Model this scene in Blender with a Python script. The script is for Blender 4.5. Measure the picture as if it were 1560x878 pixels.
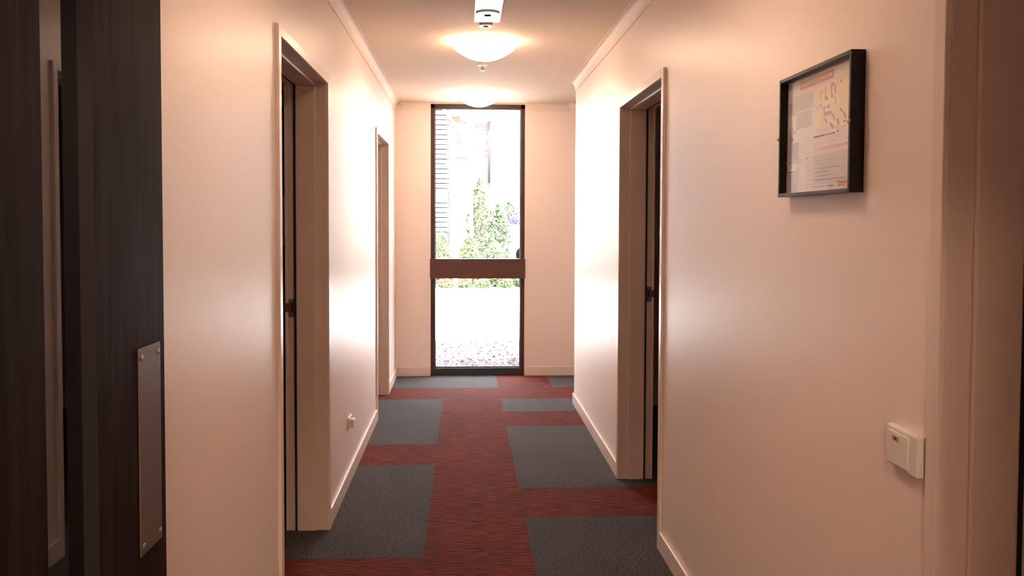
import bpy, bmesh, math, random
from mathutils import Vector, Matrix
random.seed(7)
for _o in list(bpy.data.objects): bpy.data.objects.remove(_o)
S = bpy.context.scene
C = S.collection
PI = math.pi

# ------------------------------------------------------------------ camera
def make_camera():
    f, cy, pitch, yaw, roll, h = 1313.99, 384.47, -2.0917, 3.1086, 0.204, 1.5439
    a, b, c = (math.radians(v) for v in (pitch, yaw, roll))
    fw = Vector((math.sin(b)*math.cos(a), math.cos(b)*math.cos(a), math.sin(a)))
    r = Vector((math.cos(b), -math.sin(b), 0)); u = r.cross(fw)
    r2 = r*math.cos(c) + u*math.sin(c); u2 = u*math.cos(c) - r*math.sin(c)
    cd = bpy.data.cameras.new('camera'); co = bpy.data.objects.new('camera', cd); C.objects.link(co)
    m = Matrix((r2, u2, -fw)).transposed().to_4x4(); m.translation = Vector((0, 0, h))
    co.matrix_world = m
    cd.sensor_fit = 'HORIZONTAL'; cd.sensor_width = 36; cd.lens = 36*f/1560
    cd.shift_y = -(439-cy)/1560
    cd.clip_start = 0.02; cd.clip_end = 300
    S.camera = co
make_camera()

# ------------------------------------------------------------------ light + exposure
S.view_settings.view_transform = 'Standard'; S.view_settings.look = 'None'
S.view_settings.gamma = 1; S.view_settings.use_curve_mapping = False
S.view_settings.exposure = 0.72
SKY_STRENGTH = 10.0
SUN_STRENGTH = 7.0
LAMP_STRENGTH = 20.0
NEAR_FILL = 14.0
BACK_FILL = 125.0
LAMP_COLOUR = (1.0, .69, .50)
w = bpy.data.worlds.new('world'); S.world = w; w.use_nodes = True
wn = w.node_tree.nodes; wl = w.node_tree.links
bg = wn['Background']
tc = wn.new('ShaderNodeTexCoord'); sp = wn.new('ShaderNodeSeparateXYZ'); cr = wn.new('ShaderNodeValToRGB')
wl.new(tc.outputs['Generated'], sp.inputs[0]); wl.new(sp.outputs[2], cr.inputs[0]); wl.new(cr.outputs[0], bg.inputs[0])
cr.color_ramp.elements[0].position = 0.0; cr.color_ramp.elements[0].color = (1, .97, .96, 1)
cr.color_ramp.elements[1].position = 0.9; cr.color_ramp.elements[1].color = (.80, .87, 1, 1)
bg.inputs[1].default_value = SKY_STRENGTH
sd = bpy.data.lights.new('sun', 'SUN'); sd.energy = SUN_STRENGTH; sd.angle = math.radians(.6); sd.color = (1, .96, .9)
so = bpy.data.objects.new('sun', sd); C.objects.link(so); so.location = (-5, 0, 12)
so.rotation_euler = Vector((.55, .28, -.9)).to_track_quat('-Z', 'Y').to_euler()

# ------------------------------------------------------------------ materials
def newmat(name):
    m = bpy.data.materials.new(name); m.use_nodes = True
    nt = m.node_tree; return m, nt, nt.nodes['Principled BSDF']
def plain(name, col, rough=.5, metal=0, spec=.5, bump=0, bscale=200, var=0, vscale=6):
    m, nt, p = newmat(name)
    p.inputs['Base Color'].default_value = (*col, 1); p.inputs['Roughness'].default_value = rough
    p.inputs['Metallic'].default_value = metal; p.inputs['Specular IOR Level'].default_value = spec
    tcn = nt.nodes.new('ShaderNodeTexCoord')
    if var:
        n = nt.nodes.new('ShaderNodeTexNoise'); n.inputs['Scale'].default_value = vscale; n.inputs['Detail'].default_value = 4
        nt.links.new(tcn.outputs['Object'], n.inputs['Vector'])
        r = nt.nodes.new('ShaderNodeValToRGB')
        r.color_ramp.elements[0].position = .3; r.color_ramp.elements[1].position = .7
        r.color_ramp.elements[0].color = (*[c*(1-var) for c in col], 1); r.color_ramp.elements[1].color = (*[min(1, c*(1+var)) for c in col], 1)
        nt.links.new(n.outputs['Fac'], r.inputs[0]); nt.links.new(r.outputs[0], p.inputs['Base Color'])
    if bump:
        n = nt.nodes.new('ShaderNodeTexNoise'); n.inputs['Scale'].default_value = bscale; n.inputs['Detail'].default_value = 3
        nt.links.new(tcn.outputs['Object'], n.inputs['Vector'])
        b = nt.nodes.new('ShaderNodeBump'); b.inputs['Strength'].default_value = bump; b.inputs['Distance'].default_value = .002
        nt.links.new(n.outputs['Fac'], b.inputs['Height']); nt.links.new(b.outputs[0], p.inputs['Normal'])
    return m
def emit(name, col, strength):
    m, nt, p = newmat(name)
    p.inputs['Base Color'].default_value = (.9, .9, .88, 1); p.inputs['Roughness'].default_value = .4
    p.inputs['Emission Color'].default_value = (*col, 1); p.inputs['Emission Strength'].default_value = strength
    return m
def wood(name, c1, c2, rough, scale=(18, 18, 1.2), bump=.15, spec=.5):
    m, nt, p = newmat(name); p.inputs['Specular IOR Level'].default_value = spec
    t = nt.nodes.new('ShaderNodeTexCoord'); mp = nt.nodes.new('ShaderNodeMapping'); mp.inputs['Scale'].default_value = scale
    n = nt.nodes.new('ShaderNodeTexNoise'); n.inputs['Scale'].default_value = 3; n.inputs['Detail'].default_value = 8; n.inputs['Distortion'].default_value = .6
    r = nt.nodes.new('ShaderNodeValToRGB'); r.color_ramp.elements[0].position = .35; r.color_ramp.elements[1].position = .68
    r.color_ramp.elements[0].color = (*c1, 1); r.color_ramp.elements[1].color = (*c2, 1)
    b = nt.nodes.new('ShaderNodeBump'); b.inputs['Strength'].default_value = bump; b.inputs['Distance'].default_value = .001
    L = nt.links
    L.new(t.outputs['Object'], mp.inputs[0]); L.new(mp.outputs[0], n.inputs['Vector']); L.new(n.outputs['Fac'], r.inputs[0])
    L.new(r.outputs[0], p.inputs['Base Color']); L.new(n.outputs['Fac'], b.inputs['Height']); L.new(b.outputs[0], p.inputs['Normal'])
    n2 = nt.nodes.new('ShaderNodeTexNoise'); n2.inputs['Scale'].default_value = 5; n2.inputs['Detail'].default_value = 3
    mr = nt.nodes.new('ShaderNodeMapRange'); mr.inputs['To Min'].default_value = rough-.08; mr.inputs['To Max'].default_value = rough+.12
    L.new(t.outputs['Object'], n2.inputs['Vector']); L.new(n2.outputs['Fac'], mr.inputs[0]); L.new(mr.outputs[0], p.inputs['Roughness'])
    return m
def carpet(name, dark, light, streak):
    m, nt, p = newmat(name); L = nt.links
    t = nt.nodes.new('ShaderNodeTexCoord'); mp = nt.nodes.new('ShaderNodeMapping')
    mp.inputs['Scale'].default_value = (9, 130, 1) if streak else (110, 110, 1)
    n = nt.nodes.new('ShaderNodeTexNoise'); n.inputs['Scale'].default_value = 1; n.inputs['Detail'].default_value = 5; n.inputs['Roughness'].default_value = .7
    r = nt.nodes.new('ShaderNodeValToRGB'); r.color_ramp.elements[0].position = .43; r.color_ramp.elements[1].position = .575
    r.color_ramp.elements[0].color = (*dark, 1); r.color_ramp.elements[1].color = (*light, 1)
    n2 = nt.nodes.new('ShaderNodeTexNoise'); n2.inputs['Scale'].default_value = 2.2; n2.inputs['Detail'].default_value = 3
    mx = nt.nodes.new('ShaderNodeMix'); mx.data_type = 'RGBA'; mx.blend_type = 'MULTIPLY'
    r2 = nt.nodes.new('ShaderNodeValToRGB'); r2.color_ramp.elements[0].position = .35; r2.color_ramp.elements[1].position = .65
    r2.color_ramp.elements[0].color = (.8, .8, .8, 1); r2.color_ramp.elements[1].color = (1, 1, 1, 1)
    L.new(t.outputs['Object'], mp.inputs[0]); L.new(mp.outputs[0], n.inputs['Vector']); L.new(n.outputs['Fac'], r.inputs[0])
    L.new(t.outputs['Object'], n2.inputs['Vector']); L.new(n2.outputs['Fac'], r2.inputs[0])
    mx.inputs[0].default_value = 1; L.new(r.outputs[0], mx.inputs[6]); L.new(r2.outputs[0], mx.inputs[7]); L.new(mx.outputs[2], p.inputs['Base Color'])
    b = nt.nodes.new('ShaderNodeBump'); b.inputs['Strength'].default_value = .5; b.inputs['Distance'].default_value = .003
    L.new(n.outputs['Fac'], b.inputs['Height']); L.new(b.outputs[0], p.inputs['Normal'])
    p.inputs['Roughness'].default_value = .85; p.inputs['Specular IOR Level'].default_value = .12
    p.inputs['Sheen Weight'].default_value = .04 if streak else .2; p.inputs['Sheen Roughness'].default_value = .3
    return m
def brick(name, c1, c2, mortar, scale=1, axis='XZ'):
    m, nt, p = newmat(name); L = nt.links
    t = nt.nodes.new('ShaderNodeTexCoord'); s = nt.nodes.new('ShaderNodeSeparateXYZ'); cb = nt.nodes.new('ShaderNodeCombineXYZ')
    L.new(t.outputs['Object'], s.inputs[0])
    L.new(s.outputs[0 if axis[0] == 'X' else 1], cb.inputs[0]); L.new(s.outputs[2], cb.inputs[1])
    k = nt.nodes.new('ShaderNodeTexBrick'); k.inputs['Scale'].default_value = scale
    k.inputs['Brick Width'].default_value = .24; k.inputs['Row Height'].default_value = .086; k.inputs['Mortar Size'].default_value = .01
    k.inputs['Color1'].default_value = (*c1, 1); k.inputs['Color2'].default_value = (*c2, 1); k.inputs['Mortar'].default_value = (*mortar, 1)
    L.new(cb.outputs[0], k.inputs['Vector']); L.new(k.outputs[0], p.inputs['Base Color']); p.inputs['Roughness'].default_value = .9
    return m
def glass(name, tint=(1, 1, 1), ior=1.5, extra=0.0):
    m, nt, p = newmat(name); L = nt.links
    out = nt.nodes['Material Output']; nt.nodes.remove(p)
    tr = nt.nodes.new('ShaderNodeBsdfTransparent'); tr.inputs[0].default_value = (*tint, 1)
    gl = nt.nodes.new('ShaderNodeBsdfGlossy'); gl.inputs['Roughness'].default_value = .0
    fr = nt.nodes.new('ShaderNodeFresnel'); ge = nt.nodes.new('ShaderNodeNewGeometry'); mi = nt.nodes.new('ShaderNodeMix')
    mi.inputs[2].default_value = ior; mi.inputs[3].default_value = 1/ior
    L.new(ge.outputs['Backfacing'], mi.inputs[0]); L.new(mi.outputs[0], fr.inputs[0])
    mx = nt.nodes.new('ShaderNodeMixShader')
    L.new(fr.outputs[0], mx.inputs[0]); L.new(tr.outputs[0], mx.inputs[1]); L.new(gl.outputs[0], mx.inputs[2]); L.new(mx.outputs[0], out.inputs[0])
    return m

M = {}
M['wall'] = plain('wall_paint', (.90, .78, .71), .38, bump=.12, bscale=90)
M['ceiling'] = plain('ceiling_paint', (.86, .72, .58), .8, bump=.05, bscale=60)
M['cornice'] = plain('cornice_paint', (.82, .72, .62), .6)
M['trim'] = plain('trim_gloss', (.82, .69, .61), .3)
M['frame'] = plain('door_frame_paint', (.74, .59, .51), .35, var=.03)
M['seal'] = plain('black_rubber_seal', (.008, .008, .008), .7)
M['steel'] = plain('brushed_steel', (.45, .42, .40), .32, metal=1)
M['brass'] = plain('brass', (.75, .52, .2), .3, metal=1)
M['darksteel'] = plain('dull_plate_metal', (.17, .13, .12), .38, metal=.6)
M['white'] = plain('white_plastic', (.82, .80, .76), .35)
M['black'] = plain('black_satin', (.008, .007, .007), .3, spec=.2)
M['hole'] = plain('dark_hole', (.01, .01, .01), .8)
M['wbrown'] = wood('dark_brown_window_timber', (.05, .022, .015), (.07, .032, .022), .4)
M['railbrown'] = wood('brown_rail_timber', (.10, .04, .03), (.13, .052, .04), .45, scale=(1.2, 18, 18))
M['wgrey'] = plain('grey_green_sill_metal', (.05, .06, .06), .35, metal=.3)
M['stain'] = wood('dark_stained_door_timber', (.010, .007, .006), (.026, .017, .014), .45, bump=.35, spec=.03)
M['reveal_shade'] = plain('black_reveal_shade', (.003, .003, .003), .6)
M['cupboard'] = wood('brown_cupboard_timber', (.20, .10, .06), (.26, .13, .08), .5)
M['grey_carpet'] = carpet('grey_carpet', (.012, .010, .010), (.115, .108, .108), False)
M['red_carpet'] = carpet('red_carpet', (.045, .006, .003), (.23, .036, .018), True)
M['diffuser'] = emit('opal_diffuser', LAMP_COLOUR, LAMP_STRENGTH)
M['led'] = emit('lit_white_diffuser', (1, .95, .88), 1.0)
M['paper'] = plain('printed_paper', (.72, .66, .62), .6)
M['glass'] = glass('window_glass')
M['pglass'] = glass('picture_glass')
M['dglass'] = glass('door_glass', (.03, .03, .03), 2.9)
M['brick'] = brick('red_brick', (0.209, 0.0922, 0.0792), (0.234, 0.117, 0.1), (0.259, 0.238, 0.221))
M['brick_y'] = brick('red_brick_reveal', (0.209, 0.0922, 0.0792), (0.234, 0.117, 0.1), (0.259, 0.238, 0.221), axis='YZ')
M['render'] = plain('white_render', (0.334, 0.325, 0.313), .9)
M['ext_white'] = plain('white_outdoor_paint', (0.325, 0.334, 0.343), .7)
M['shadow_line'] = plain('grey_gap_shade', (0.0668, 0.0749, 0.0835), .8)
M['ext_blue'] = plain('blue_glass_panel', (0.0501, 0.0585, 0.125), .5)
M['pale_blue'] = plain('pale_blue_panel', (0.125, 0.176, 0.209), .6)
M['pipe'] = plain('purple_grey_downpipe', (0.058, 0.0464, 0.0754), .6)
M['paving'] = plain('pale_concrete', (.72, .69, .64), .9, var=.06, vscale=1.5)
M['lawn'] = plain('lawn', (0.15, 0.179, 0.1), .9, var=.25, vscale=3)
M['leaf'] = plain('leaf_green', (0.117, 0.158, 0.0878), .6, var=.3, vscale=4)
M['leaf2'] = plain('leaf_dark_green', (0.0251, 0.0585, 0.0209), .6, var=.3, vscale=6)
M['lime'] = plain('leaf_lime', (0.142, 0.184, 0.0922), .6, var=.3, vscale=4)
M['red_flower'] = plain('red_flower', (0.209, 0.0668, 0.0585), .7)
M['violet_flower'] = plain('violet_flower', (0.109, 0.0835, 0.192), .7)
M['stem'] = plain('twig', (.14, .09, .06), .8)
M['stone'] = plain('pink_gravel_stone', (0.125, 0.0958, 0.0922), .9, var=.5, vscale=40)
M['stone2'] = plain('dark_gravel_stone', (0.0209, 0.0167, 0.0167), .9)
M['rubber'] = plain('black_tyre', (.02, .02, .025), .7)

# ------------------------------------------------------------------ helpers
class MB:
    """collects shapes into one mesh; each shape may use its own material slot"""
    def __init__(s): s.bm = bmesh.new(); s.mats = []; s.cur = 0
    def use(s, m):
        if m not in s.mats: s.mats.append(m)
        s.cur = s.mats.index(m); return s
    def _tag(s, fs, smooth=False):
        for f in fs: f.material_index = s.cur; f.smooth = smooth
    def box(s, x0, x1, y0, y1, z0, z1):
        if x0 > x1: x0, x1 = x1, x0
        if y0 > y1: y0, y1 = y1, y0
        if z0 > z1: z0, z1 = z1, z0
        v = [s.bm.verts.new(p) for p in ((x0,y0,z0),(x1,y0,z0),(x1,y1,z0),(x0,y1,z0),(x0,y0,z1),(x1,y0,z1),(x1,y1,z1),(x0,y1,z1))]
        s._tag([s.bm.faces.new([v[i] for i in q]) for q in ((3,2,1,0),(4,5,6,7),(0,1,5,4),(1,2,6,5),(2,3,7,6),(3,0,4,7))]); return s
    def face(s, pts, smooth=False):
        f = s.bm.faces.new([s.bm.verts.new(p) for p in pts]); s._tag([f], smooth); return s
    def prism(s, prof, a, b):
        """closed profile [(p)...] of 3D points swept from offset a to offset b (vectors)"""
        A = [s.bm.verts.new(Vector(p)+Vector(a)) for p in prof]; B = [s.bm.verts.new(Vector(p)+Vector(b)) for p in prof]
        n = len(prof); fs = [s.bm.faces.new((A[i], A[(i+1) % n], B[(i+1) % n], B[i])) for i in range(n)]
        fs.append(s.bm.faces.new(A[::-1])); fs.append(s.bm.faces.new(B)); s._tag(fs); return s
    def lathe(s, prof, centre, axis='Z', n=40, smooth=True):
        """prof = [(radius, height)...]"""
        cx, cy, cz = centre; rings = []
        for r, h in prof:
            ring = []
            for i in range(n):
                a = 2*PI*i/n; u, v = r*math.cos(a), r*math.sin(a)
                p = {'Z': (cx+u, cy+v, cz+h), 'X': (cx+h, cy+u, cz+v), 'Y': (cx+u, cy+h, cz+v)}[axis]
                ring.append(s.bm.verts.new(p))
            rings.append(ring)
        fs = []
        for A, B in zip(rings, rings[1:]):
            for i in range(n): fs.append(s.bm.faces.new((A[i], A[(i+1) % n], B[(i+1) % n], B[i])))
        s._tag(fs, smooth)
        s._tag([s.bm.faces.new(rings[0][::-1]), s.bm.faces.new(rings[-1])]); return s
    def tube(s, p0, p1, r, n=10):
        p0, p1 = Vector(p0), Vector(p1); d = (p1-p0).normalized()
        a = d.orthogonal().normalized(); b = d.cross(a)
        A = [s.bm.verts.new(p0+(a*math.cos(2*PI*i/n)+b*math.sin(2*PI*i/n))*r) for i in range(n)]
        B = [s.bm.verts.new(p1+(a*math.cos(2*PI*i/n)+b*math.sin(2*PI*i/n))*r) for i in range(n)]
        s._tag([s.bm.faces.new((A[i], A[(i+1) % n], B[(i+1) % n], B[i])) for i in range(n)], True)
        s._tag([s.bm.faces.new(A[::-1]), s.bm.faces.new(B)]); return s
    def build(s, name, mat=None, parent=None, bevel=0, seg=2, fix=True):
        if fix: bmesh.ops.recalc_face_normals(s.bm, faces=s.bm.faces)
        me = bpy.data.meshes.new(name); s.bm.to_mesh(me); s.bm.free()
        for m in (s.mats or [mat]): me.materials.append(m)
        o = bpy.data.objects.new(name, me); C.objects.link(o)
        if parent is not None: o.parent = parent; o.matrix_parent_inverse = Matrix.Translation(-Vector(parent.location)) if not parent.rotation_euler.z else parent_inv(parent)
        if bevel:
            b = o.modifiers.new('bevel', 'BEVEL'); b.width = bevel; b.segments = seg; b.limit_method = 'ANGLE'; b.angle_limit = math.radians(40)
        return o
def parent_inv(p):
    return (Matrix.Translation(p.location) @ Matrix.Rotation(p.rotation_euler.z, 4, 'Z')).inverted()
def tag(o, label=None, cat=None, group=None, kind=None):
    if label: o['label'] = label
    if cat: o['category'] = cat
    if group: o['group'] = group
    if kind: o['kind'] = kind
    return o
def thing(name, loc, label=None, cat=None, group=None, kind=None, rz=0):
    o = bpy.data.objects.new(name, None); C.objects.link(o); o.location = loc; o.rotation_euler = (0, 0, rz); o.empty_display_size = .1
    return tag(o, label, cat, group, kind)
def struct(name, mb, mat=None, **k):
    return tag(mb.build(name, mat, **k), kind='structure')

# ------------------------------------------------------------------ the shell
XL, XR, YE, ZC = -.683, .921, 8.54, 2.70
T = .187
D0 = 7.422
# floor: grid of half metre carpet tiles laid in two colours
fb = MB(); fb.use(M['grey_carpet']); fb.use(M['red_carpet'])
def is_grey(xm, n):
    # n = row index counted towards the camera from Y = D0
    if n < -1: return xm < .31 or xm > .81
    if n == -1: return False
    if xm < -.19: return (n % 4) != 3
    if xm > .31: return n == 0 or (n >= 2 and (n-2) % 4 != 3)
    return False
cols = [-4.2, -2.19, -1.19, -.69, -.189, .311, .811, 1.311, 2.311, 4.3]
rows = [-1.6] + [D0-.5*n for n in range(17, -3, -1)] + [YE+.03]
for x0, x1 in zip(cols, cols[1:]):
    for y0, y1 in zip(rows, rows[1:]):
        n = math.floor((D0-(y0+y1)/2)/.5+1e-6)
        n = min(n, 17)
        fb.use(M['grey_carpet'] if is_grey((x0+x1)/2, n) else M['red_carpet'])
        fb.face([(x0, y0, 0), (x1, y0, 0), (x1, y1, 0), (x0, y1, 0)])
bmesh.ops.remove_doubles(fb.bm, verts=fb.bm.verts, dist=.0005)
ext = fb.bm
struct('floor', fb)
struct('ceiling', MB().box(-4.2, 4.3, -1.6, YE+.08, ZC, ZC+.12), M['ceiling'])
# doorway openings (lining inner faces)
LD1 = (3.205, 4.285, 2.212); LD2 = (6.666, 7.629, 2.212)
RD0 = (.60, 1.600, 2.212); RD1 = (3.985, 5.066, 2.212)
G = .03
def wall_run(s, X0, y0, y1, doors, name):
    b = MB(); y = y0; X1 = X0+s*T
    for a, c, z in doors:
        b.box(X0, X1, y, a-G, 0, ZC); b.box(X0, X1, a-G, c+G, z+G, ZC); y = c+G
    b.box(X0, X1, y, y1, 0, ZC)
    return struct(name, b, M['wall'])
wall_run(-1, XL, .40, YE, [LD1, LD2], 'wall_left')
wall_run(1, XR, .40, 7.206, [RD0, RD1], 'wall_right')
# end wall with the tall window opening
WX0, WX1, WZ0, WZ1 = -.341, .590, 0.0, 2.69
EW = .26
eb = MB(); eb.box(-4.2, WX0, YE, YE+.11, 0, ZC); eb.box(WX1, 4.3, YE, YE+.11, 0, ZC); eb.box(WX0, WX1, YE, YE+.11, WZ1, ZC)
struct('wall_end', eb, M['wall'])
ob = MB(); ob.use(M['brick']); OY = YE+.125
ob.box(-4.4, WX0+.015, OY, YE+.36, -.3, 3.0); ob.box(WX1-.03, 4.5, OY, YE+.36, -.3, 3.0); ob.box(WX0+.015, WX1-.03, OY, YE+.36, 2.72, 3.0); ob.box(WX0+.015, WX1-.03, OY, YE+.36, -.3, -.03)
bmesh.ops.recalc_face_normals(ob.bm, faces=ob.bm.faces)
ob.use(M['brick_y'])
for f in ob.bm.faces:
    if abs(f.normal.x) > .9: f.material_index = ob.cur
struct('wall_outside', ob)
# nibs and the cross doorway the camera looks through, room behind
nb = MB(); nb.box(-4.2, -.53, .20, .40, 0, ZC); nb.box(.53, 4.3, .20, .40, 0, ZC); nb.box(-.53, .53, .20, .40, 2.26, ZC)  # unseen right nib widened to block fill light from the near jamb
struct('wall_front', nb, M['wall'])
struct('wall_back', MB().box(-4.2, 4.3, -1.7, -1.6, 0, ZC), M['wall'])
struct('wall_outer_left', MB().box(-4.3, -4.2, -1.7, YE+.11, 0, ZC), M['wall'])
struct('wall_outer_right', MB().box(4.3, 4.4, -1.7, YE+.11, 0, ZC), M['wall'])
struct('wall_left_partition', MB().box(-4.2, XL-T, 6.15, 6.25, 0, ZC), M['wall'])
struct('wall_left_near_partition', MB().box(-4.2, XL-T, 2.2, 2.3, 0, ZC), M['wall'])
struct('wall_right_partition', MB().box(XR+T, 4.3, 2.4, 2.5, 0, ZC), M['wall'])
struct('wall_alcove', MB().box(XR+T, 4.3, 7.106, 7.206, 0, ZC), M['wall'])
struct('wall_alcove_side', MB().box(2.3, 2.4, 7.206, YE, 0, ZC), M['wall'])
# skirting boards
def skirt(name, segs):
    b = MB()
    for s_ in segs: b.box(*s_, 0, .09)
    return struct(name, b, M['trim'], bevel=.003)
t = .013
AW, AT = .040, .014
skirt('baseboard_left', [(XL, XL+t, .42, LD1[0]-AW), (XL, XL+t, LD1[1]+AW-.008, LD2[0]-AW), (XL, XL+t, LD2[1]+AW-.008, YE-t)])
skirt('baseboard_right', [(XR-t, XR, .42, RD0[0]-AW), (XR-t, XR, RD0[1]+AW, RD1[0]-AW), (XR-t, XR, RD1[1]+AW-.008, 7.206), (XR-t, 2.3, 7.206, 7.206+t)])
skirt('baseboard_end', [(XL, WX0-.005, YE-t, YE), (WX1+.005, 2.3, YE-t, YE)])
# coved cornices
def cove(origin_fn, n=8, w_=.05, d_=.073):
    pts = [(0, -d_), (.006, -d_), (.006, -d_+.006)]
    for i in range(n+1):
        a = PI/2*i/n
        pts.append((.006+(w_-.012)*(1-math.cos(a)), -d_+.006+(d_-.012)*math.sin(a)))
    pts += [(w_, -.006), (w_, 0), (0, 0)]
    return [origin_fn(p, q) for p, q in pts]
cl = MB(); cl.prism(cove(lambda p, q: (XL+p, 0, ZC+q)), (0, .40, 0), (0, YE, 0)); struct('trim_1', cl, M['cornice'])
cl = MB(); cl.prism(cove(lambda p, q: (XR-p, 0, ZC+q)), (0, .40, 0), (0, 7.206, 0)); cl.prism(cove(lambda p, q: (0, 7.206+p, ZC+q)), (XR, 0, 0), (2.3, 0, 0)); struct('trim_2', cl, M['cornice'])
cl = MB(); cl.prism(cove(lambda p, q: (0, YE-p, ZC+q)), (XL+.05, 0, 0), (WX0-.022, 0, 0)); cl.prism(cove(lambda p, q: (0, YE-p, ZC+q)), (WX1+.022, 0, 0), (2.3, 0, 0)); struct('trim_3', cl, M['cornice'])

# ------------------------------------------------------------------ door frames
def door_frame(idx, s, X0, dr, strike=True):
    y0, y1, z1 = dr
    root = thing('door_%d' % idx, (X0, (y0+y1)/2, 0), kind='structure')
    X = lambda d: X0+s*d
    b = MB(); b.box(X(0), X(T), y1, y1+G, 0, z1+G); b.box(X(0), X(T), y0-G, y0, 0, z1+G); b.box(X(0), X(T), y0, y1, z1, z1+G)
    b.build('jamb_lining', M['frame'], root, bevel=.002)
    # stops stand 12 mm proud
    b = MB(); a, c, k = .048, .146, .012
    b.box(X(a), X(c), y1-k, y1, 0, z1-k); b.box(X(a), X(c), y0, y0+k, 0, z1-k); b.box(X(a), X(c), y0, y1, z1-k, z1)
    b.build('door_stop', M['frame'], root, bevel=.007, seg=3)
    b = MB(); a, c, k = .146, .156, .009
    b.box(X(a), X(c), y1-k, y1, 0, z1-k); b.box(X(a), X(c), y0, y0+k, 0, z1-k); b.box(X(a), X(c), y0, y1, z1-k, z1)
    b.build('rubber_seal', M['seal'], root)
    b = MB(); e = .003
    b.box(X(-AT), X(0), y1-e+.003, y1+AW, 0, z1+AW); b.box(X(-AT), X(0), y0-AW, y0+e-.003, 0, z1+AW); b.box(X(-AT), X(0), y0, y1, z1, z1+AW)
    b.build('architrave', M['trim'], root, bevel=.002)
    b = MB(); b.box(X(T), X(T+AT), y1, y1+AW, 0, z1+AW); b.box(X(T), X(T+AT), y0-AW, y0, 0, z1+AW); b.box(X(T), X(T+AT), y0, y1, z1, z1+AW)
    b.build('inner_architrave', M['trim'], root, bevel=.002)
    if strike:
        sp_ = MB(); sp_.box(X(.157), X(.184), y1-.002, y1, 1.065, 1.155); sp_.box(X(.172), X(.206), y1-.004, y1-.001, 1.09, 1.135)
        so_ = sp_.build('strike_plate', M['darksteel'], root, bevel=.0008)
        h_ = MB(); h_.box(X(.162), X(.172), y1-.0026, y1-.0019, 1.09, 1.135); h_.build('latch_hole', M['hole'], so_)
        for zz in (1.073, 1.147):
            q = MB(); q.lathe([(.0035, 0), (.0035, -.0012)], (X(.17), y1-.002, zz), 'Y', 12); q.build('screw', M['steel'], so_)
    return root
door_frame(1, -1, XL, LD1); door_frame(2, -1, XL, LD2, strike=False)
door_frame(3, 1, XR, RD1); door_frame(4, 1, XR, RD0)

# ------------------------------------------------------------------ window at the end of the corridor
def end_window():
    root = thing('window_1', ((WX0+WX1)/2, YE+.05, 0), kind='structure')
    y0, y1 = YE+.022, YE+.085
    F = .042
    b = MB(); b.box(WX0, WX0+F, y0, y1, .0, WZ1); b.box(WX1-F, WX1, y0, y1, 0, WZ1); b.box(WX0, WX1, y0, y1, WZ1-F, WZ1)
    b.build('window_frame', M['wbrown'], root, bevel=.003)
    b = MB(); b.box(WX0+F, WX1-F, y0, y1, 0, .075)
    b.box(WX0+F, WX1-F, y0+.02, y0+.03, .075, .088); b.build('window_sill', M['wgrey'], root, bevel=.003)
    # slim glazing beads inside the frame
    b = MB(); k = .008
    for z0, z1 in ((.088, .975), (1.165, WZ1-F)):
        b.box(WX0+F, WX0+F+k, y0+.018, y0+.03, z0, z1); b.box(WX1-F-k, WX1-F, y0+.018, y0+.03, z0, z1); b.box(WX0+F+k, WX1-F-k, y0+.018, y0+.03, z1-k, z1)
    b.build('glazing_bead', M['wgrey'], root)
    b = MB(); b.box(WX0-.006, WX1+.006, YE-.012, YE+.07, .972, 1.166); b.build('mid_rail', M['railbrown'], root, bevel=.003)
    for z0, z1 in ((.08, .98), (1.16, WZ1-F+.005)):
        g = MB(); g.face([(WX0+F, y0+.034, z0), (WX1-F, y0+.034, z0), (WX1-F, y0+.034, z1), (WX0+F, y0+.034, z1)])
        g.build('glass_pane', M['glass'], root, fix=False)
end_window()

# ------------------------------------------------------------------ ceiling fittings
def oyster(name, y, label, lit=None, x=.121):
    root = thing(name, (x, y, ZC), label, 'ceiling light', 'opal dome lights along the corridor ceiling')
    dm = M['diffuser'] if lit is None else lit
    b = MB(); b.lathe([(.168, 0), (.170, -.020), (.172, -.025)], (x, y, ZC), 'Z', 64); b.build('base_plate', M['steel'], root)
    prof = [(.172, -.026), (.188, -.031), (.1935, -.039), (.1935, -.046)]
    for i in range(1, 13):
        a = PI/2*i/12
        q = 1-i/12; prof.append((max(.004, .1935*q), -.046-.078*(1-q**2.0)))
    b = MB(); b.lathe(prof, (x, y, ZC), 'Z', 64); b.build('diffuser', dm, root)
oyster('dome_ceiling_light', 5.615, 'lit white dome ceiling light, the nearer and larger of the two')
oyster('dome_ceiling_light', 7.865, 'lit white dome ceiling light just in front of the top of the end window')

oyster('dome_ceiling_light', 2.45, 'added unseen dome fill lamp above and ahead of the camera', emit('near_fill_diffuser', LAMP_COLOUR, NEAR_FILL))  # added fill lamp out of view, brightens the near walls

oyster('dome_ceiling_light', -.75, 'added unseen dome fill lamp in the room behind the camera', emit('back_fill_diffuser', LAMP_COLOUR, BACK_FILL))  # added fill lamp out of view, lifts door jambs and walls from behind

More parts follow.
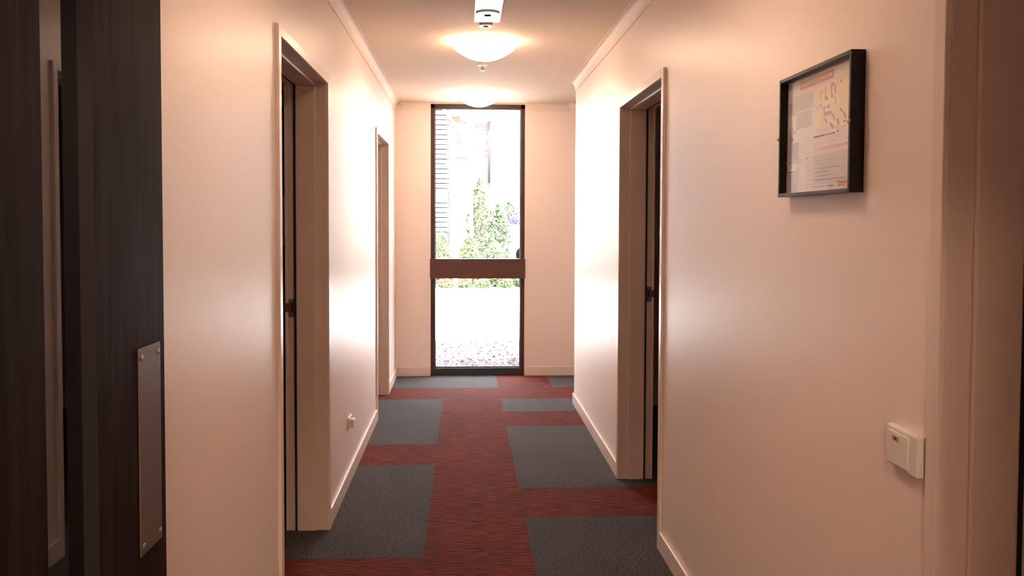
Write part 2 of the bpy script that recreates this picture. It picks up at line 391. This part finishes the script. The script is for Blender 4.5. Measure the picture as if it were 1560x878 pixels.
em = thing('emergency_light', (.118, 4.55, ZC), 'bright white rectangular fitting with a round sensor hanging below the ceiling', 'emergency light')
MB().box(.046, .191, 4.30, 4.812, 2.645, ZC).build('housing', M['white'], em, bevel=.004)
MB().box(.050, .187, 4.31, 4.806, 2.640, 2.645).build('diffuser', M['led'], em)
sn = MB(); sn.lathe([(.063, -.0145), (.061, -.016)], (.116, 4.57, 2.640), 'Z', 48); sn = sn.build('sensor_face', M['led'], em)
sg = MB(); sg.lathe([(.064, 0), (.064, -.0145)], (.116, 4.57, 2.640), 'Z', 48); sg.build('sensor_rim', plain('grey_rim', (.2, .17, .14), .6), em)
sh = MB(); sh.lathe([(.02, 0), (.02, -.004), (.012, -.006)], (.116, 4.575, 2.624), 'Z', 32); sh.build('sensor_eye', M['hole'], sn)

dt = thing('smoke_detector', (.117, 5.02, ZC), 'small round ceiling detector right behind the white rectangular fitting', 'detector')
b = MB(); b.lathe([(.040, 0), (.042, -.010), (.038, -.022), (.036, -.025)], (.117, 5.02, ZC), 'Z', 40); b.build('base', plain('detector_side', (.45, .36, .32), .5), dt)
b = MB(); b.lathe([(.036, -.025), (.040, -.028), (.041, -.032), (.038, -.036)], (.117, 5.02, ZC), 'Z', 40); b.build('ring', M['white'], dt)
b = MB(); b.lathe([(.017, -.036), (.017, -.038), (.014, -.039)], (.117, 5.02, ZC), 'Z', 32); b.build('lens', M['hole'], dt)

spk = thing('fire_sprinkler', (.124, 6.40, ZC), 'small sprinkler head hanging from the ceiling between the two dome lights', 'sprinkler')
b = MB(); b.lathe([(.040, 0), (.043, -.004), (.036, -.012), (.02, -.014)], (.124, 6.42, ZC), 'Z', 36); b.build('escutcheon', M['white'], spk)
b = MB(); b.tube((.124, 6.42, ZC-.012), (.124, 6.42, ZC-.046), .005)
for sx in (-1, 1): b.tube((.124+sx*.013, 6.42, ZC-.014), (.124+sx*.006, 6.42, ZC-.044), .0025)
b.build('stem', M['steel'], spk)
b = MB(); b.lathe([(.015, -.046), (.015, -.049)], (.124, 6.42, ZC), 'Z', 24); b.build('deflector', M['steel'], spk)

md = thing('motion_sensor', (1.06, YE-.045, 2.66), 'small white domed sensor on the cornice in the far right corner', 'sensor')
b = MB(); b.box(1.01, 1.11, YE-.05, YE-.03, 2.685, ZC); b.build('bracket', M['white'], md, bevel=.003)
b = MB(); b.lathe([(.045, 0), (.05, -.02), (.045, -.045), (.03, -.065), (.01, -.074)], (1.06, YE-.09, ZC), 'Z', 32); b.build('dome', M['white'], md)

# ------------------------------------------------------------------ stained door standing open on the left
def stained_door():
    hx, hy, ang, L_ = -.4795, .45, math.radians(.6), .92
    root = thing('timber_door', (hx, hy, 0), 'dark stained timber door standing open on the left with narrow glass slot', 'door', rz=-ang)
    # local frame: Y along the leaf, +X is the face seen, thickness to -X
    TH = .045; H0, H1 = .012, 2.18
    s0, s1, z0, z1 = .546, .682, .82, 1.96
    b = MB(); b.box(-TH, 0, 0, s0, H0, H1); b.box(-TH, 0, s1, L_, H0, H1); b.box(-TH, 0, s0, s1, H0, z0); b.box(-TH, 0, s0, s1, z1, H1)
    bmesh.ops.remove_doubles(b.bm, verts=b.bm.verts, dist=.0005)
    def loc(mb, name, mat, parent=root, **k):
        bev = k.get('bevel', 0)
        bmesh.ops.recalc_face_normals(mb.bm, faces=mb.bm.faces)
        me = bpy.data.meshes.new(name); mb.bm.to_mesh(me); mb.bm.free(); me.materials.append(mat)
        o = bpy.data.objects.new(name, me); C.objects.link(o); o.parent = parent
        if bev:
            m_ = o.modifiers.new('bevel', 'BEVEL'); m_.width = bev; m_.segments = 2; m_.limit_method = 'ANGLE'
        return o
    loc(b, 'leaf', M['stain'])
    b = MB(); k = .0015
    for x0, x1 in ((-.020, -.0005), (-TH+.0005, -.026)):
        b.box(x0, x1, s0, s0+k, z0, z1); b.box(x0, x1, s1-k, s1, z0, z1); b.box(x0, x1, s0, s1, z0, z0+k); b.box(x0, x1, s0, s1, z1-k, z1)
    loc(b, 'glazing_bead', M['reveal_shade'])  # near-black lining puts the shade of the unlit slot reveal into colour
    b = MB(); b.box(-.026, -.020, s0, s1, z0, z1); loc(b, 'glass_panel', M['dglass'])
    # push plate with a screw in each corner
    b = MB(); b.box(0, .002, .813, .8985, 1.052, 1.357)
    p_ = loc(b, 'push_plate', M['darksteel'], bevel=.0009)
    for yy in (.823, .889):
        for zz in (1.066, 1.343):
            q = MB(); q.lathe([(.0045, 0), (.0042, .0012), (.002, .0018)], (.002, yy, zz), 'X', 16); loc(q, 'screw', M['steel'], p_)
    for zz in (.25, 1.1, 1.95):
        q = MB(); q.lathe([(.008, -.05), (.008, .05)], (.004, -.006, zz), 'Z', 14); loc(q, 'hinge', M['steel'])
stained_door()
fj = thing('door_5', (0, .3, 0), kind='structure')
b = MB(); b.box(-.53, -.50, .19, .41, 0, 2.23); b.box(.50, .53, .19, .41, 0, 2.23); b.box(-.50, .50, .19, .41, 2.23, 2.26)
b.build('jamb_lining', M['stain'], fj)

# ------------------------------------------------------------------ evacuation diagram
def flat(name, col, rough=.6): return plain(name, col, rough)
PM = dict(red=flat('print_red', (.55, .09, .08)), grey=flat('print_grey', (.36, .33, .32)), dark=flat('print_dark', (.16, .14, .15)),
          cream=flat('print_cream', (.74, .64, .44)), light=flat('print_pale_grey', (.49, .45, .44)), orange=flat('print_orange', (.72, .22, .08)),
          olive=flat('print_olive', (.55, .52, .12)), mid=flat('print_midgrey', (.19, .17, .16)), redl=flat('print_light_red', (.62, .18, .16)), whitep=flat('print_white', (.85, .78, .74)))
def add_text(mb, txt, mat, y_left, z_base, height, width=None, x=.9065, bold=0.0):
    cu = bpy.data.curves.new('t', 'FONT'); cu.body = txt; cu.size = 1; cu.offset = bold
    ob_ = bpy.data.objects.new('t', cu); C.objects.link(ob_)
    dg = bpy.context.evaluated_depsgraph_get(); me = bpy.data.meshes.new_from_object(ob_.evaluated_get(dg))
    bpy.data.objects.remove(ob_)
    xs = [v.co.x for v in me.vertices]; ys = [v.co.y for v in me.vertices]
    if not xs: return
    sx = (width/(max(xs)-min(xs))) if width else height/.72; sy = height/.72; mx = min(xs)
    mb.use(mat); vs = [mb.bm.verts.new((x, y_left-(v.co.x-mx)*sx, z_base+v.co.y*sy)) for v in me.vertices]
    for p in me.polygons:
        try:
            f = mb.bm.faces.new([vs[i] for i in p.vertices]); f.material_index = mb.cur
        except ValueError: pass
    bpy.data.meshes.remove(me)
def diagram():
    root = thing('evacuation_diagram', (XR, 2.18, 1.78), 'black framed EVACUATION DIAGRAM poster hanging on the right wall', 'framed sign')
    y0, y1, z0, z1 = 1.954, 2.409, 1.613, 1.942   # outer
    xf, w_ = .886, .010
    b = MB(); b.box(xf, XR, y0, y0+w_, z0, z1); b.box(xf, XR, y1-w_, y1, z0, z1); b.box(xf, XR, y0+w_, y1-w_, z0, z0+w_); b.box(xf, XR, y0+w_, y1-w_, z1-w_, z1)
    b.build('frame', M['black'], root, bevel=.0012)
    a0, a1, c0, c1 = y0+w_, y1-w_, z0+w_, z1-w_
    p = MB(); p.use(M['paper'])
    p.box(.9085, .913, a0, a1, c0, c1)
    lay = [0]
    def R(m, ya, za, yb, zb):   # ya > yb : left to right as seen
        lay[0] += 1; x = .9083-.00003*lay[0]
        p.use(PM[m]).face([(x, ya, za), (x, yb, za), (x, yb, zb), (x, ya, zb)])
    def RR(m, yc, zc, ly, lz, a=0):
        lay[0] += 1; x = .9083-.00003*lay[0]; ca, sa = math.cos(a), math.sin(a)
        p.use(PM[m]).face([(x, yc-(u*ca-v*sa), zc+(u*sa+v*ca)) for u, v in ((-ly/2, -lz/2), (ly/2, -lz/2), (ly/2, lz/2), (-ly/2, lz/2))])
    # border rule of the sheet, header band
    R('light', a1-.004, 1.8965, a0+.001, 1.8975)
    R('red', 2.313, 1.9005, 2.098, 1.9225)
    # site plan on the cream map
    R('cream', 2.210, 1.776, 2.000, 1.8935)
    R('light', 2.212, 1.7755, 2.000, 1.7765); R('light', 2.212, 1.8935, 2.0, 1.8945); R('light', 2.1725, 1.8945, 2.1715, 1.776)
    for q in ((2.145, 1.868, .006, .034), (2.136, 1.855, .012, .008), (2.110, 1.872, .008, .034), (2.103, 1.885, .018, .008), (2.104, 1.856, .012, .009), (2.088, 1.872, .007, .02),
              (2.152, 1.8255, .008, .026), (2.132, 1.833, .014, .009), (2.122, 1.833, .012, .009), (2.13, 1.816, .032, .010), (2.085, 1.843, .004, .02), (2.175, 1.869, .004, .024), (2.162, 1.874, .006, .006)):
        RR('mid', *q)
    for q in ((2.105, 1.812, .020, .007, -.7), (2.092, 1.802, .018, .007, -.9), (2.140, 1.799, .020, .007, -.7), (2.105, 1.784, .024, .008, -.6), (2.068, 1.789, .018, .008, -1), (2.030, 1.80, .02, .007, -.8), (2.05, 1.815, .02, .006, -.6),
              (2.178, 1.842, .012, .003, .5), (2.194, 1.838, .010, .003, .5), (2.168, 1.838, .004, .012, .2), (2.055, 1.885, .008, .006, 0), (2.03, 1.786, .012, .005, 0)):
        RR('mid', *q)
    RR('olive', 2.160, 1.803, .010, .018); RR('olive', 2.128, 1.788, .008, .006)
    # floor plan of the building on the left
    R('light', 2.355, 1.845, 2.219, 1.887)
    R('light', 2.397, 1.838, 2.340, 1.873); R('grey', 2.397, 1.8725, 2.355, 1.8735); R('grey', 2.355, 1.8865, 2.219, 1.8875)
    R('light', 2.335, 1.797, 2.230, 1.838); R('grey', 2.335, 1.8375, 2.230, 1.8385); R('grey', 2.231, 1.797, 2.230, 1.838)
    for i in range(9): R('grey', 2.350-.0145*i, 1.845, 2.3492-.0145*i, 1.866)
    R('grey', 2.349, 1.866, 2.22, 1.8668); R('grey', 2.322, 1.818, 2.235, 1.8188)
    for i in range(6): R('grey', 2.320-.0145*i, 1.797, 2.3192-.0145*i, 1.838)
    R('light', 2.385, 1.715, 2.360, 1.790); R('grey', 2.352, 1.703, 2.315, 1.762); R('light', 2.398, 1.703, 2.318, 1.713); R('mid', 2.386, 1.73, 2.384, 1.79)
    for yy, zz in ((2.372, 1.796), (2.36, 1.803), (2.352, 1.792), (2.34, 1.79), (2.36, 1.77)): RR('mid', yy, zz, .006, .010, .3)
    R('mid', 2.397, 1.6795, 2.335, 1.6835); R('grey', 2.328, 1.681, 2.30, 1.683); R('mid', 2.302, 1.708, 2.296, 1.714)
    R('light', 2.397, 1.625, 2.322, 1.677)
    # key
    R('grey', 2.266, 1.7245, 2.214, 1.7252); R('grey', 2.266, 1.634, 2.265, 1.725)
    for i in range(7):
        z = 1.713-.0118*i; RR('grey', 2.246, z, .006, .004); R('grey', 2.236, z-.0008, 2.218, z+.0008); R('light', 2.262, z-.0062, 2.214, z-.0058)
    RR('mid', 2.255, 1.7125, .010, .007)
    # instruction box
    R('light', 2.209, 1.641, 2.001, 1.717)
    R('redl', 2.209, 1.7425, 2.001, 1.7433); R('redl', 2.209, 1.7193, 2.001, 1.7200)
    for i, wd in enumerate((.035, .170, .062, .150, .092, .098, .175)):
        z = 1.7095-.0097*i; y_ = 2.203 if i == 0 else 2.196
        k = 0
        while k < wd:
            l_ = random.uniform(.006, .014); R('grey', y_-k, z-.0014, y_-min(k+l_, wd), z+.0014); k += l_+.0016
    k = 0
    while k < .12:
        l_ = random.uniform(.008, .016); R('orange' if k < .085 else 'mid', 2.205-k, 1.6325, 2.205-k-l_, 1.6355); k += l_+.002
    R('mid', 2.052, 1.630, 2.046, 1.633); R('mid', 2.049, 1.633, 2.046, 1.644); R('mid', 2.055, 1.641, 2.046, 1.644)
    R('orange', 2.040, 1.637, 2.006, 1.642); R('orange', 2.040, 1.6325, 2.015, 1.6345)
    for k, l_ in ((0, .030), (.034, .030), (.068, .012), (.084, .014), (.101, .028)): R('mid' if k < .06 else 'grey', 2.202-k, 1.761, 2.202-k-l_, 1.7645)
    RR('dark', 2.058, 1.765, .006, .006, .78)
    add_text(p, 'EVACUATION DIAGRAM', PM['whitep'], 2.303, 1.9065, .0105, .195, bold=.01)
    add_text(p, 'DO NOT USE LIFT IN THE EVENT OF FIRE', PM['red'], 2.205, 1.7265, .0085, .200, bold=.02)
    p.build('poster', None, root, fix=False)
    g = MB(); g.box(.9030, .9045, a0, a1, c0, c1); g.build('glass', M['pglass'], root)
    for yy in (y0+.003, y1-.003):
        q = MB(); q.lathe([(.0055, 0), (.006, -.002), (.004, -.005), (.0015, -.006)], (xf, yy, 1.777), 'X', 18); q.build('brass_stud', M['brass'], root)
diagram()

# ------------------------------------------------------------------ switch + outlet + cable stub
sw = thing('light_switch', (XR, 1.727, 1.075), 'white switch plate on the right wall beside the nearest door frame', 'switch')
MB().box(XR-.018, XR, 1.664, 1.792, 1.028, 1.114).build('plate', M['white'], sw, bevel=.004, seg=3)
rk = MB().box(XR-.0215, XR-.017, 1.694, 1.776, 1.036, 1.104).build('rocker', M['white'], sw, bevel=.0015)
MB().box(XR-.0222, XR-.0213, 1.728, 1.756, 1.086, 1.097).build('sticker', plain('yellowed_sticker', (.55, .36, .12), .6), rk)
MB().box(XR-.0225, XR-.0221, 1.737, 1.748, 1.089, 1.0945).build('indicator', plain('brown_mark', (.10, .045, .02), .6), rk)
ot = thing('wall_outlet', (XL, 5.08, .35), 'small white socket low on the left wall above the skirting', 'outlet')
MB().box(XL, XL+.012, 5.03, 5.15, .315, .390).build('plate', M['white'], ot, bevel=.002)
bx = MB().box(XL+.012, XL+.034, 5.05, 5.10, .330, .378).build('cover_box', M['white'], ot, bevel=.003)
q = MB(); q.lathe([(.010, .0), (.010, .016), (.006, .020)], (XL+.012, 5.125, .345), 'X', 16); q.build('plug_knob', M['steel'], ot)

# ------------------------------------------------------------------ inside the left room
cb = thing('cupboard', (-1.9, 5.85, 0), 'tall brown timber cupboard with drawers seen through the nearest left doorway', 'cupboard')
MB().box(-2.6, -1.12, 5.62, 6.13, 0, 2.28).build('body', M['cupboard'], cb, bevel=.003)
for i, (x0, x1) in enumerate(((-2.59, -1.86), (-1.85, -1.13))):
    d_ = MB().box(x0, x1, 5.60, 5.62, .525, 2.27).build('cupboard_door', M['cupboard'], cb, bevel=.002)
    hx_ = x1-.06 if i == 0 else x0+.06
    MB().tube((hx_, 5.58, 1.1), (hx_, 5.58, 1.25), .006).build('handle', M['steel'], d_)
    for k in range(4):
        z0 = .06+.116*k
        dd = MB().box(x0, x1, 5.60, 5.62, z0, z0+.110).build('drawer', M['cupboard'], cb, bevel=.002)
        xm = (x0+x1)/2
        MB().tube((xm-.05, 5.585, z0+.055), (xm+.05, 5.585, z0+.055), .005).build('drawer_handle', M['steel'], dd)
pn = MB()
for i in range(18):
    z = 1.38+.0175*i; pn.box(-1.165, -1.131, 5.592-(.003 if i % 2 else 0), 5.599, z, z+.0175)
tag(pn.build('paper_calendar', M['paper']), 'narrow ribbed white paper strip hanging on the brown cupboard', 'paper')

# ------------------------------------------------------------------ outdoors
Z0 = -.05
struct('ground_gravel', MB().box(-14, 16, YE+.36, 11.35, Z0-.1, Z0), plain('gravel_bed', (0.113, 0.0922, 0.0878), .95, var=.35, vscale=60, bump=.6, bscale=40))
struct('ground_path', MB().box(-14, 16, 11.35, 20.2, Z0-.1, Z0+.004), M['paving'])
struct('ground_lawn', MB().box(-30, 30, 20.2, 60, Z0-.1, Z0+.01), M['lawn'])
st = MB(); st.use(M['stone']); st.use(M['stone2'])
rg = random.Random(3)
for i in range(5200):
    x = rg.uniform(-.75, 1.15); y = YE+.38+(11.4-YE-.38)*rg.random(); r = rg.uniform(.006, .02)*(1.5 if rg.random() < .1 else 1)
    st.use(M['stone2'] if rg.random() < .16 else M['stone'])
    vs = []
    for dx, dy, dz in ((1,0,0),(0,1,0),(-1,0,0),(0,-1,0)): vs.append(st.bm.verts.new((x+dx*r*rg.uniform(.6, 1.2), y+dy*r*rg.uniform(.6, 1.2), Z0)))
    tp = st.bm.verts.new((x, y, Z0+r*rg.uniform(.5, .9)))
    for k in range(4):
        f = st.bm.faces.new((vs[k], vs[(k+1) % 4], tp)); f.material_index = st.cur
tag(st.build('gravel_stones'), 'loose pinkish gravel stones outside the bottom of the end window', 'gravel', kind='stuff')

def shrub(name, x, y, w_, h, mat, label, cat='shrub', group=None, n=500, seed=1, leaf=.07, z0=Z0, flower=None, nf=0, depth=None):
    r = random.Random(seed); root = thing(name, (x, y, z0), label, cat, group)
    dp = depth or w_
    f = MB()
    for i in range(n):
        a = r.uniform(0, 2*PI); q = r.random()**.4; zz = r.random()
        env = math.sin(PI*min(1, .25+.75*zz))**.5
        px = x+math.cos(a)*q*w_/2*env; py = y+math.sin(a)*q*dp/2*env; pz = z0+h*(.06+.94*zz)*(1-.18*q*r.random())
        s = leaf*r.uniform(.6, 1.3); ax = Vector((r.uniform(-1, 1), r.uniform(-1, 1), r.uniform(-.2, 1))).normalized(); bx_ = ax.orthogonal().normalized()
        c_ = Vector((px, py, pz))
        f.face([c_-bx_*s*.35, c_+ax*s, c_+bx_*s*.35, c_-ax*s*.6])
    if flower:
        f.use(mat); f.use(flower)
        for i in range(nf):
            a = r.uniform(0, 2*PI); q = r.random()**.5; px = x+math.cos(a)*q*w_/2; py = y-abs(math.sin(a))*q*dp/2; pz = z0+h*r.uniform(.45, 1.0)
            for k in range(5):
                b_ = 2*PI*k/5; s = leaf*.5
                f.face([(px, py, pz), (px+s*math.cos(b_-.5), py-.01, pz+s*math.sin(b_-.5)), (px+1.3*s*math.cos(b_), py-.02, pz+1.3*s*math.sin(b_)), (px+s*math.cos(b_+.5), py-.01, pz+s*math.sin(b_+.5))])
    f.build('foliage', mat, root, fix=False)
    sm = MB()
    for i in range(5):
        a = r.uniform(0, 2*PI); sm.tube((x+.02*math.cos(a), y+.02*math.sin(a), z0), (x+w_*.25*math.cos(a), y+dp*.25*math.sin(a), z0+h*.8), .012, 6)
    sm.build('stems', M['stem'], root)
    return root
# low flowering border along the path (seen in the lower pane)
for i, (x, lab) in enumerate(((-.45, 'low red flowering plant, leftmost behind the path in the lower pane'), (-.02, 'low red flowering plant, second from the left in the lower pane'), (.42, 'low green plant with few flowers at the middle of the lower pane'), (.95, 'low red flowering plant on the right in the lower pane'))):
    shrub('border_plant', x, 20.35, .36, .22+.05*(i % 2), M['lime'], lab, 'plant', 'low plants along the far edge of the path', 420, 10+i, .05, depth=.2, flower=M['red_flower'], nf=(26, 22, 6, 16)[i])
# lime shrubs across the upper pane
sh_spec = [(-.58, 20.75, .66, 1.30, 'lime', 'lime green shrub at the foot of the slatted tower, furthest left'),
           (.10, 20.75, .60, 1.24, 'lime', 'lime green shrub in front of the white post'),
           (.72, 20.75, .56, 1.10, 'lime', 'lime green shrub to the right of the white post in front of the planter'),
           (1.30, 20.75, .50, .80, 'lime', 'lowest lime green shrub, at the right edge of the upper pane'),
           (.95, 25.3, .85, 2.1, 'leaf', 'tall pale green bush below the drainpipe'),
           (.42, 26.6, .8, 2.9, 'leaf', 'tallest green bush against the brick wall right of the white post')]
for i, (x, y, w_, h, mt, lab) in enumerate(sh_spec):
    shrub('garden_shrub', x, y, w_, h, M[mt], lab, 'shrub', 'shrubs in the garden beyond the window', 2000 if h > 2 else 2200, 30+i, .08 if h > 2 else .06, depth=.4 if y < 21 else None)
# white planter with violet flowers and a dark bush behind it
pl = tag(MB().box(1.05, 1.95, 27.6, 28.3, Z0, 1.32).build('planter_wall', M['render'], bevel=.02), 'low white rendered planter at the right of the upper pane', 'planter')
shrub('violet_flower_clump', 1.45, 27.9, .62, .26, M['leaf'], 'clump of violet flowers on top of the white planter', 'plant', None, 240, 60, .05, z0=1.32, flower=M['violet_flower'], nf=110)
shrub('dark_green_bush', 1.5, 29.2, .7, .75, M['leaf2'], 'small dark green bush standing behind the white planter', 'shrub', None, 420, 61, .06, z0=1.46, depth=.6)
tag(MB().box(1.05, 2.1, 28.7, 29.6, Z0, 1.45).build('retaining_wall', M['render'], bevel=.02), 'white retaining wall carrying the dark green bush', 'wall')
# white post
wp = thing('veranda_post', (.165, 23.6, Z0), 'slim white vertical post in the middle of the upper pane', 'post')
MB().box(.12, .21, 23.55, 23.65, Z0, 6.2).build('shaft', M['ext_white'], wp, bevel=.006)
MB().box(.09, .24, 23.52, 23.68, Z0, .12).build('base', M['ext_white'], wp, bevel=.006)
# brick house
hs = thing('brick_house', (1.5, 36, Z0), 'red brick house with white rendered wing behind the garden', 'building')
MB().box(-4.0, .98, 34.0, 40, Z0, 5.6).build('brick_wall', M['brick'], hs)
MB().box(.98, 7.0, 33.8, 40, Z0, 7.5).build('rendered_wall', M['render'], hs)
MB().box(-4.2, 1.0, 33.5, 40.2, 5.6, 5.85).build('eaves', M['ext_white'], hs)
rf = MB(); rf.prism([(-4.2, 33.5, 5.85), (-4.2, 40.2, 5.85), (-4.2, 37, 7.6)], (0, 0, 0), (5.2, 0, 0)); rf.build('roof', plain('pale_pink_roof', (0.209, 0.15, 0.138), .8), hs)
wf = MB().box(-.42, .36, 33.93, 34.05, 4.02, 5.30).build('window', M['ext_white'], hs)
MB().box(-.38, -.12, 33.90, 33.94, 4.55, 5.05).build('dark_pane', M['ext_blue'], wf)
MB().box(-.08, .32, 33.90, 33.94, 4.62, 5.05).build('pale_pane', M['ext_white'], wf)
MB().box(-.38, .32, 33.90, 33.94, 5.1, 5.26).build('top_pane', M['pale_blue'], wf)
MB().box(-.10, .32, 33.90, 33.94, 4.08, 4.52).build('lower_pane', M['pale_blue'], wf)
dp = MB(); dp.tube((.93, 33.72, 3.0), (.93, 33.72, 5.35), .05, 12)
for zz in (3.3, 4.3, 5.2): dp.box(.86, 1.0, 33.7, 33.8, zz, zz+.05)
dp.build('drainpipe', M['pipe'], hs)
# slatted stair tower at the left
tw = thing('slatted_stair_tower', (-1.4, 20.8, Z0), 'white slatted timber stair tower at the left edge of the upper pane', 'stair tower')
bk = MB().box(-3.2, -.44, 21.16, 21.2, 1.25, 6.4).build('gap_shade_sheet', M['shadow_line'], tw)  # grey sheet paints the shade in the gaps between slats
for k in range(41):
    z = 1.28+.118*k
    MB().box(-3.2, -.40, 21.04, 21.08, z, z+.085).build('slat', M['ext_white'], tw)
for x in (-.42, -1.4, -2.6): MB().box(x-.05, x+.05, 21.08, 21.16, Z0, 6.4).build('post', M['shadow_line'], tw)
MB().box(-3.2, -.42, 21.02, 21.04, 2.02, 2.3).build('blue_band', plain('pale_blue_band', (0.176, 0.209, 0.276), .7), tw)
pp = MB(); pp.prism([(-.38, 21.0, 2.05), (-.10, 21.0, 1.90), (-.12, 21.0, 2.35), (-.38, 21.0, 2.72)], (0, 0, 0), (0, .04, 0)); bmesh.ops.recalc_face_normals(pp.bm, faces=pp.bm.faces); pp.mats = [M['ext_white']]; pp.use(plain('dark_slots', (.03, .035, .05), .8))
for i in range(4):
    for j in range(5):
        x = -.355+.062*i; z = 2.08-.04*i+.105*j+(.0 if i % 2 else .02)
        if z < 2.62-.9*(x+.38): pp.face([(x, 20.995, z), (x+.022, 20.995, z), (x+.022, 20.995, z+.035), (x, 20.995, z+.035)])
pp.build('balustrade_panel', None, tw, fix=False)
sr = MB(); sr.prism([(-.62, 20.96, 4.33), (-.56, 20.96, 4.33), (-.22, 20.96, 3.85), (-.28, 20.96, 3.85)], (0, 0, 0), (0, .06, 0)); sr.build('stair_rail', plain('tan_rail', (.45, .36, .3), .7), tw)

# round black fitting on the outside wall, just showing past the right edge of the glass
hr = thing('hose_reel', (.60, 9.02, 1.195), 'round black fitting peeping past the right edge of the upper glass', 'hose reel')
b = MB(); b.lathe([(.02, -.05), (.02, -.02), (.070, -.02), (.073, -.012), (.073, .012), (.070, .02), (.02, .02), (.02, .06)], (.60, 8.99, 1.195), 'Y', 32)
b.build('reel', M['rubber'], hr)
MB().box(.575, .66, 8.90, 9.0, 1.185, 1.205).build('bracket', M['rubber'], hr, bevel=.002)
